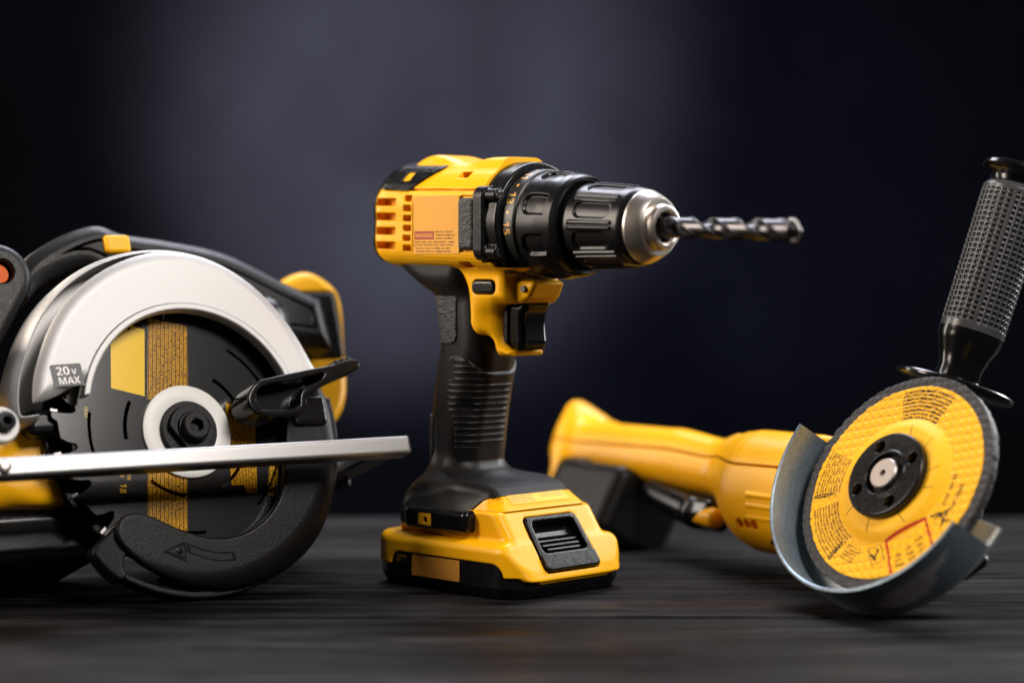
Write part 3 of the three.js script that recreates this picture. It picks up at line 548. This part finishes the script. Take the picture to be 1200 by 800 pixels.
  // motor housing, handle and battery behind the blade
  const motor = solid('motor_housing', (x, y, z) => {
    let d = smin(rbox(x, y, z, -80, -6, -44, 34, 26, 28, 9), join(hyp(x + 60, y + 4) - 27, slab(z, -80, -17), 3), 6);
    d = smin(d, capsule(x, y, z, [-95, -14, -18], [-62, 2, -19], 4), 3);
    return d;
  }, [-116, -34, -84], [-28, 26, -10], 1.0, M.yellow, t);
  solid('gear_case', (x, y, z) => join(hyp(x + 30, y + 6) - 27, slab(z, -24, -15), 2), [-60, -38, -27], [0, 26, -12], 1.0, M.black, t);
  solid('motor_end', (x, y, z) => rbox(x, y, z, -76, -44, -58, 44, 13, 36, 7), [-122, -60, -96], [-30, -28, -20], 1.0, M.gloss, t);
  solid('upper_body', (x, y, z) => smin(rbox(x, y, z, 30, 46, -44, 55, 24, 20, 14), rbox(x, y, z, 86, 48, -62, 14, 24, 14, 5), 6), [-20, 20, -82], [118, 82, -20], 1.1, M.black, t);
  const handle2 = poly([...smooth([[-58, 74], [-50, 86], [-40, 93.4], [-22, 102], [-9, 104.6], [2, 100.6], [23.5, 97.4], [54.4, 90.8], [84.7, 75.6], [104, 66]], 4, false), [106, 40], [60, 46], [10, 60], ...smooth([[-8, 74], [-18, 82], [-30, 80], [-42, 74], [-50, 66]], 3, false)]);
  const handle = solid('rear_handle', (x, y, z) => {
    const d2 = handle2(x, y); let d = join(d2, slab(z, -62, -29), 7);
    d = smax(d, (d2 + 5) * 0.6 + (z + 29) * 0.8, 1.2);
    return smax(d, -(Math.abs(d2 + 9) - 0.5 + Math.max(0, -33 - z) * 4), 0.4);
  }, [-66, 36, -66], [112, 110, -24], 0.9, M.rubber, t);
  solid('lock_button', (x, y, z) => rbox(x, y, z, -3.6, 93, -31, 6.4, 4.4, 5, 1.8), [-14, 85, -40], [8, 101, -24], 0.6, M.yellow, handle, 'small yellow lock-off button');
  const knob = solid('front_handle', (x, y, z) => {
    let d = join(capsule(x, y, 0, [-68, 74, 0], [-100, 34, 0], 15.5, 20), slab(z, -52, -14), 5);
    return smax(d, -Math.max(hyp(x + 67.4, y - 75.4) - 5.6, -24 - z), 0.6);
  }, [-124, 10, -56], [-46, 94, -10], 0.9, M.rubber, t);
  part('knob_plug', turnedZ([[-18, 0.01], [-18, 4.4], [-19, 4.9], [-24, 5]], 40).translate(-67.4, 75.4, 0), M.orange, knob, 'orange plug in the end of the front handle');
  const bat2 = poly(smooth([[88, 76], [98, 84.5], [110, 87.6], [119, 83.6], [126.4, 75], [124.6, 46], [120.6, 20], [114, 9.4], [104, 4], [88, 8]], 4));
  const bat = solid('battery_pack', (x, y, z) => smax(join(bat2(x, y), slab(z, -84, -50), 6), -Math.max(rrect(x, y, 108, 58, 15, 18, 3), -53.5 - z), 1), [82, 0, -88], [134, 92, -44], 0.8, M.yellow, t, 'yellow battery at the back of the saw');
  solid('battery_panel', (x, y, z) => rbox(x, y, z, 108, 58, -54, 14.2, 17.4, 4.4, 2), [90, 38, -60], [126, 78, -47], 0.8, M.black, bat);
}

// ---------------------------------------------------------------- angle grinder (local: wheel in the xy plane, z along the spindle, body towards -x; millimetres)
{
  const t = thing('angle_grinder', 'yellow angle grinder with a yellow wheel and black side handle at the right', 'angle grinder');
  t.quaternion.setFromRotationMatrix(new THREE.Matrix4().makeBasis(new THREE.Vector3(0.5835, 0, 0.8121), new THREE.Vector3(0.4011, 0.8695, -0.2882), new THREE.Vector3(-0.7061, 0.4939, 0.5074)));
  t.position.set(0.16203, 0.05391, 0.08302);
  // wheel
  const tri = v => { const p = ((v % 1) + 1) % 1; return 1 - Math.abs(p * 2 - 1); };
  const waffle = (x, y) => { const c = 0.97, s = 0.24, a = (x * c + y * s) / 4.1, b = (-x * s + y * c) / 4.1; return 0.58 * Math.min(1, 1.7 * Math.min(tri(a), tri(b))); };
  const face = (r, a) => { const x = r * Math.cos(a), y = r * Math.sin(a), up = 3.4 * (1 - sstep(24, 30.5, r)); return up + waffle(x, y) * sstep(28.5, 31, r) + 0.05 * Math.sin(a * 9); };
  function disc(rs, na, zf) {
    const P = [], U = [], I = [];
    for (const r of rs) for (let j = 0; j <= na; j++) { const a = j / na * Math.PI * 2, q = zf(r, a), rr = q[1] ?? r, z = q[0] ?? q; P.push(rr * Math.cos(a), rr * Math.sin(a), z); U.push(0.5 + rr * Math.cos(a) / 96, 0.5 + rr * Math.sin(a) / 96); }
    for (let i = 0; i < rs.length - 1; i++) for (let j = 0; j < na; j++) { const a = i * (na + 1) + j, b = a + na + 1; I.push(a, b, a + 1, a + 1, b, b + 1); }
    const g = new THREE.BufferGeometry(); g.setAttribute('position', new THREE.Float32BufferAttribute(P, 3)); g.setAttribute('uv', new THREE.Float32BufferAttribute(U, 2)); g.setIndex(I); g.computeVertexNormals(); return g;
  }
  const wheel = part('grinding_wheel', boxUV(disc([...range(44, 49.4, 14), 49.8, 50, 50.05, 50.1, 50.15, 50.2], 720, (r, a) => {
    if (r <= 49.81) return [face(r, a) - 0.15 - 0.12 * rough(a * 60, r), r];
    const k = Math.round((r - 49.95) / 0.05); return [[-0.2, -1.3, -2.6, -3.8, -4.6, -4.6][k - 1] ?? -4.6, k >= 6 ? 8 : 49.6 + 0.5 * rough(a * 50, k * 3) + 0.4 * rough(a * 14, 3) + (k === 5 ? -0.4 : 0)];
  })), std(lin(0.030, 0.028, 0.028), 0.6, 0, { bumpMap: coarseGrain, bumpScale: 0.0005 }), t, 'black abrasive wheel with a waffle pressed face');
  function rough(a, b) { return nB(a, b) - 0.5; }
  const labelTex = canvasTex(2048, 2048, (x, w) => {
    const s = w / 96; x.fillStyle = '#f2b318'; x.fillRect(0, 0, w, w);
    for (let i = 0; i < 5000; i++) { x.fillStyle = ['#ecac14', '#f5ba22', '#e9a812', '#dfa018'][i & 3]; const r = 1 + rnd() * 5; x.fillRect(rnd() * w, rnd() * w, r, r * 0.7); }
    x.translate(w / 2, w / 2); x.scale(s, -s);
    const ink = '#2c1c0a', polar = (r, d) => [r * Math.cos(d * Math.PI / 180), r * Math.sin(d * Math.PI / 180)];
    const arcs = (r0, r1, d0, d1, rows) => {                               // rows of small print along arcs
      x.fillStyle = ink; const rh = (r1 - r0) / rows;
      for (let q = 0; q < rows; q++) { const r = r0 + (q + 0.5) * rh; let d = d0; const end = d1 - rnd() * 3; while (d < end) { const wl = (1 + 3 * rnd()) * rh; for (let e = 0; e < wl; e += rh * 0.46) { const dd = d + e / r * 57.3; if (dd > end) break; x.save(); x.rotate(dd * Math.PI / 180); x.fillRect(r - rh * 0.34, 0, rh * (0.42 + 0.26 * rnd()), rh * 0.26); x.restore(); } d += (wl + rh * 0.5) / r * 57.3; } }
    };
    arcs(29.5, 43.6, 166, 199, 9); arcs(29.5, 43.6, 205, 247, 9);
    arcs(29.2, 43.8, 69, 109, 8); arcs(29.2, 43.8, 70, 109, 8);
    x.fillStyle = ink; for (const d of [196, 243]) { x.save(); x.rotate(d * Math.PI / 180); x.fillRect(34, -0.9, 9.6, 1.8); x.restore(); }
    x.fillStyle = '#f2b318'; for (const d of [196, 243]) { x.save(); x.rotate(d * Math.PI / 180); for (let i = 0; i < 8; i++) x.fillRect(35 + i * 1.05, -0.4, 0.5, 0.8); x.restore(); }
    x.strokeStyle = '#b3261a'; x.lineWidth = 1.2; x.beginPath(); [polar(44.6, -66), polar(28.8, -72), polar(29.3, -31), polar(44.6, -38)].forEach((p, i) => x[i ? 'lineTo' : 'moveTo'](...p)); x.stroke();
    arcs(36, 43.4, -63, -56, 3); arcs(35, 43.4, -54, -48, 3); arcs(34, 42.4, -46, -40, 3);
    x.strokeStyle = ink; x.lineWidth = 0.35; x.beginPath(); [polar(32, -89), polar(29.8, -78), polar(37, -71.5), polar(39.4, -81)].forEach((p, i) => x[i ? 'lineTo' : 'moveTo'](...p)); x.closePath(); x.stroke();
    x.lineWidth = 1.1; x.beginPath(); [polar(34, -85), polar(36.4, -80), polar(31.6, -79)].forEach((p, i) => x[i ? 'lineTo' : 'moveTo'](...p)); x.stroke();
    arcs(32.4, 40, -110, -96, 5);
    x.lineWidth = 1; x.beginPath(); [polar(30.5, -27), polar(34, -20), polar(38, -24), polar(40.4, -20)].forEach((p, i) => x[i ? 'lineTo' : 'moveTo'](...p)); x.stroke(); x.beginPath(); [polar(33, -27), polar(36.6, -16), polar(39, -28)].forEach((p, i) => x[i ? 'lineTo' : 'moveTo'](...p)); x.stroke();
    arcs(31, 34, -14, 10, 1); arcs(36, 39, -15, 6, 1);
    x.strokeStyle = '#3b2509'; x.lineWidth = 0.4; for (const d of [84, 50, 14, -8, -51, -97, -135]) { x.beginPath(); x.moveTo(...polar(19.8, d)); x.lineTo(...polar(25.4, d + 4)); x.stroke(); }
    x.fillStyle = ink; x.beginPath(); x.arc(...polar(38.6, -117), 0.8, 0, 7); x.fill();
  });
  const labelGrain = grain.clone(); labelGrain.repeat.set(2, 2); labelGrain.needsUpdate = true;
  part('wheel_label', disc([...range(12, 28, 12), ...range(28.3, 45.1, 84), 45.11], 720, (r, a) => r > 45.105 ? [face(45, a) - 0.3, 45.1] : [face(r, a) + 0.1, r]), std(lin(1, 1, 1), 0.48, 0, { map: labelTex, specularIntensity: 0.5, bumpMap: labelGrain, bumpScale: 0.00025 }), wheel, 'yellow printed paper label of the wheel');
  const hub = solid('flange_nut', (x, y, z) => {
    const r = hyp(x, y); let d = join(r - 19.6, slab(z, 2, 7.4), 1.2);
    for (let k = 0; k < 4; k++) { const a = 0.62 + k * Math.PI / 2; d = smax(d, -Math.max(hyp(x - 14.6 * Math.cos(a), y - 14.6 * Math.sin(a)) - 2.7, 3.4 - z), 0.3); }
    d = smin(d, join(Math.abs(r - 10.3) - 0.7, slab(z, 3, 8), 0.4), 0.3);
    return smax(d, -Math.max(r - 9.4, 4.4 - z), 0.5);
  }, [-21, -21, 0], [21, 21, 10], 0.4, M.black, t, 'black flange nut with four holes');
  part('spindle', turnedZ([[6, 0.01], [6, 1.2], [8.4, 1.5], [8.4, 6.4], [7.9, 6.9], [4, 7]], 64), std(lin(0.45, 0.40, 0.37), 0.38, 1), hub);
  // guard: band and back plate, dark zinc steel with a worn patch
  const A0 = 163, A1 = 340, R0 = 55.6, TH = 1.4;
  const wornPoly = poly(smooth([[-31, 6.4], [-40, 7], [-46, 6.8], [-58, 6.4], [-66, 3.5], [-74, -2], [-70, -6], [-62, -6.2], [-52, -5], [-46, -2.6], [-41, 1.5], [-35, 4]], 3));
  const zinc = canvasTex(2048, 512, (x, w, h) => {                         // u along the arc, v along z
    const img = x.createImageData(w, h);
    for (let j = 0; j < h; j++) for (let i = 0; i < w; i++) {
      const deg = A0 + (A1 - A0) * i / w, a = deg > 180 ? deg - 360 : deg, z = 14.5 - 25 * j / h, n1 = nA(i / 20, j / 14), n2 = nB(i / 5, j / 5), k = 1 - sstep(-0.8, 0.8, wornPoly(a, z) + (n1 - 0.5) * 3 + (n2 - 0.5) * 1.6);
      const b = 160 + 22 * (n1 - 0.5) + 14 * (n2 - 0.5), m = 222 + 26 * (n2 - 0.5), o = (j * w + i) * 4;
      img.data[o] = lerp(b * 0.86, m, k); img.data[o + 1] = lerp(b * 0.96, m * 0.98, k); img.data[o + 2] = lerp(b * 1.04, m * 0.97, k); img.data[o + 3] = 255;
    }
    x.putImageData(img, 0, 0);
  });
  const zincMat = std(lin(1, 1, 1), 0.42, 0.75, { map: zinc });
  function band() {
    const prof = [[-10, R0], [-9.4, R0 - 0.1], [12.4, R0 - 0.1], [13.4, R0 + 0.1], [14, R0 + 0.7], [13.6, R0 + 1.6], [12.4, R0 + TH + 0.3], [11, R0 + TH], [-9.4, R0 + TH], [-10, R0 + TH - 0.4], [-10, R0]];
    const N = 180, P = [], U = [], I = [], m = prof.length;
    for (let i = 0; i <= N; i++) { const a = (A0 + (A1 - A0) * i / N) * Math.PI / 180; for (const [z, r] of prof) { P.push(r * Math.cos(a), r * Math.sin(a), z); U.push(i / N, clamp((z + 10.5) / 25, 0, 1)); } }
    for (let i = 0; i < N; i++) for (let j = 0; j < m - 1; j++) { const a = i * m + j, b = a + m; I.push(a, b, a + 1, a + 1, b, b + 1); }
    for (const e of [0, N]) for (let j = 1; j < m - 2; j++) I.push(e * m, e * m + j, e * m + j + 1);
    const g = new THREE.BufferGeometry(); g.setAttribute('position', new THREE.Float32BufferAttribute(P, 3)); g.setAttribute('uv', new THREE.Float32BufferAttribute(U, 2)); g.setIndex(I);
    return toCreasedNormals(g, 0.5);
  }
  const guard = part('wheel_guard', band(), zincMat, t, 'dull zinc steel wheel guard with a scraped patch');
  {
    const sh = new THREE.Shape(), D = Math.PI / 180; sh.absarc(0, 0, R0 + TH - 0.3, A0 * D, (A1 + 9) * D, false); sh.absarc(0, 0, 22, (A1 + 9) * D, A0 * D, true); sh.closePath();
    part('guard_plate', boxUV(plate(sh, -12.2, -10.02, 0.4, 2)), std(lin(0.40, 0.43, 0.435), 0.42, 0.7, { bumpMap: fineGrain, bumpScale: 0.00004 }), guard);
    part('guard_collar', turnedZ([[-12.3, 20], [-12.3, 31], [-13, 32], [-20, 32], [-20.5, 31], [-20.5, 20]], 96), M.darkSteel, guard);
  }
  solid('clamp_screw', (x, y, z) => capsule(x, y, z, [40, -30, -16], [46, -24, -16], 3.2), [30, -44, -24], [58, -14, -10], 0.6, M.gloss, guard);
  // gear head
  solid('gear_head', (x, y, z) => {
    let d = smin(rbox(x, y, z, -34, 2, -38, 30, 25, 22, 11), join(hyp(x, y) - 18, slab(z, -40, -12.5), 3), 6);
    d = smin(d, join(hyp(y - 3, z + 40) - 27, slab(x, -78, -40), 2), 4);
    return smin(d, capsule(x, y, z, [-22.9, 20, -37], [-22.4, 60, -34.6], 14, 11.5), 5);
  }, [-80, -34, -70], [28, 66, -8], 1.0, M.darkSteel, t);
  // body
  const axisY = x => lerp(lerp(13.5, 11.2, sstep(-192, -150, x)), 3, sstep(-150, -114, x));
  const bodyR = x => {
    const k = [[-300, 14.6], [-268, 14.2], [-250, 14.4], [-196, 15], [-186, 15.4], [-156, 14.4], [-149, 15], [-141, 18.6], [-131, 24], [-122, 27.6], [-116, 28.6], [-74, 29]];
    for (let i = 0; i < k.length - 1; i++) if (x < k[i + 1][0]) return lerp(k[i][1], k[i + 1][1], clamp((x - k[i][0]) / (k[i + 1][0] - k[i][0]), 0, 1)); return 29;
  };
  const bodyF = (x, y, z) => {
    const Y = y - axisY(x), Z = z + 40, r = hyp(Y, Z), sq = Math.pow(Math.pow(Math.abs(Y), 3.2) + Math.pow(Math.abs(Z), 3.2), 1 / 3.2);
    let d = (lerp(sq, r, x > -140 ? 0.75 : 0.35) - bodyR(x)) * 0.75;
    d = join(d, slab(x, -280, -80), 2.5);
    // flared rear plate
    const fx = x + 272 + (Y - 2) * 0.26, fl = join(rrect(Y, Z, -4, -2, 28, 17, 8), Math.abs(fx) - 3.4, 2.2);
    d = smin(d, fl, 9);
    d = smin(d, capsule(x, y, z, [-272, 20, -40], [-252, 24, -40], 7, 5), 7);
    for (const q of [-10.4, -14.6, -18.8]) d = smin(d, capsule(x, y, z, [-101, q + 1, -40 + Math.sqrt(Math.max(0, 28.9 ** 2 - (q - 2) ** 2))], [-83, q + 1, -40 + Math.sqrt(Math.max(0, 28.9 ** 2 - (q - 2) ** 2))], 1.3), 0.5);
    for (let i = 0; i < 3; i++) d = smax(d, -capsule(x, y, z, [-109 + i * 5, -19, -27], [-107 + i * 5, -24, -13], 2), 0.5);
    for (let i = 0; i < 4; i++) d = smax(d, -capsule(x, y, z, [-108 + i * 5, 30, -36], [-106 + i * 5, 34, -26], 1.2), 0.5);
    if (z > -30) d = smax(d, -(Math.abs(Y + 0.6 - 0.02 * (x + 200)) - 0.5), 0.3);                  // parting line of the two halves
    return d;
  };
  const body = solid('body_shell', bodyF, [-304, -36, -76], [-76, 52, -4], 0.66, M.yellow, t);
  solid('paddle_switch', (x, y, z) => smin(capsule(x, y, z, [-196, -6, -38], [-158, -14, -36], 7, 8), rbox(x, y, z, -150, -14, -37, 10, 6, 9, 4), 3), [-210, -28, -52], [-136, 6, -20], 0.8, M.gloss, t);
  solid('paddle_guard', (x, y, z) => capsule(x, y, z, [-168, -15.5, -34], [-138, -17, -32], 2.8, 5), [-176, -28, -42], [-128, -8, -24], 0.7, M.yellow, t);
  solid('vent_strip', (x, y, z) => Math.max(Math.abs(hyp(y - 3, z + 40) - 28.9) - 0.8, rrect(x, Math.atan2(z + 40, -(y - 3)) * 30, -86, 8, 7, 3, 1.5)), [-96, -32, -44], [-76, -10, -10], 0.6, M.black, body);
  solid('battery_pack', (x, y, z) => smin(rbox(x, y, z, -232, -18, -44, 28, 19.4, 24, 7), rbox(x, y, z, -254, -8, -42, 14, 12, 18, 6), 5), [-284, -42, -72], [-198, 10, -14], 1.0, std(lin(0.004, 0.004, 0.004), 0.4, 0, { specularIntensity: 0.25 }), t);
  // side handle
  const P0 = new THREE.Vector3(-22.4, 62.4, -34.1), P1 = new THREE.Vector3(-11.7, 161.6, -14.3), dir = P1.clone().sub(P0).normalize();
  const hm = new THREE.Matrix4().makeRotationFromQuaternion(new THREE.Quaternion().setFromUnitVectors(new THREE.Vector3(1, 0, 0), dir)).setPosition(P0.x, P0.y, P0.z);
  const prof = [[-3.4, 0.01], [-3.4, 20], [-2.6, 25.4], [-1.4, 27], [-0.2, 27.2], [0.6, 26.4], [1.0, 22], [1.6, 12.4], [3, 10.4], [8, 10], [14, 11.6], [19, 13.8], [22, 14.6], [24.5, 14.7]];
  const side = part('side_handle', turned(prof, 128).applyMatrix4(hm), M.gloss, t, 'black side handle with a round guard flange');
  part('handle_grip', boxUV(radial([...range(24.5, 91, 280), 91.6, 92.4, 93.2], 360, (x, a) => {
    const R = lerp(14.6, 15.2, (x - 24) / 67), m = sstep(27, 28.5, x) * (1 - sstep(88, 89.5, x));
    if (x > 91) return R - (x - 91) * 0.8;
    const N = 30, b = ((a * N / (Math.PI * 2)) % 1 + 1) % 1 - 0.5, c = ((x / 2.5) % 1 + 1) % 1 - 0.5, flat = Math.abs(((a * 5 / (Math.PI * 2)) % 1 + 1) % 1 - 0.5) > 0.455 ? 0 : 1;
    const dot = 1 - sstep(0.2, 0.40, Math.max(Math.abs(b), Math.abs(c) * 0.95));
    return R - 0.95 * m * flat * dot;
  })).applyMatrix4(hm), std(lin(0.045, 0.045, 0.048), 0.30, 0, { bumpMap: fineGrain, bumpScale: 0.00003 }), side);
  part('handle_cap', turned([[99.4, 12.6], [101, 11.8], [103, 12.2], [104.6, 14.6], [105.6, 16], [107, 16.6], [108.6, 16], [109.6, 14], [110, 9], [110, 0.01]].map(([a, r]) => [a - 7, r * 1.1]), 96).applyMatrix4(hm), M.gloss, side);
}

renderer.render(scene, camera);
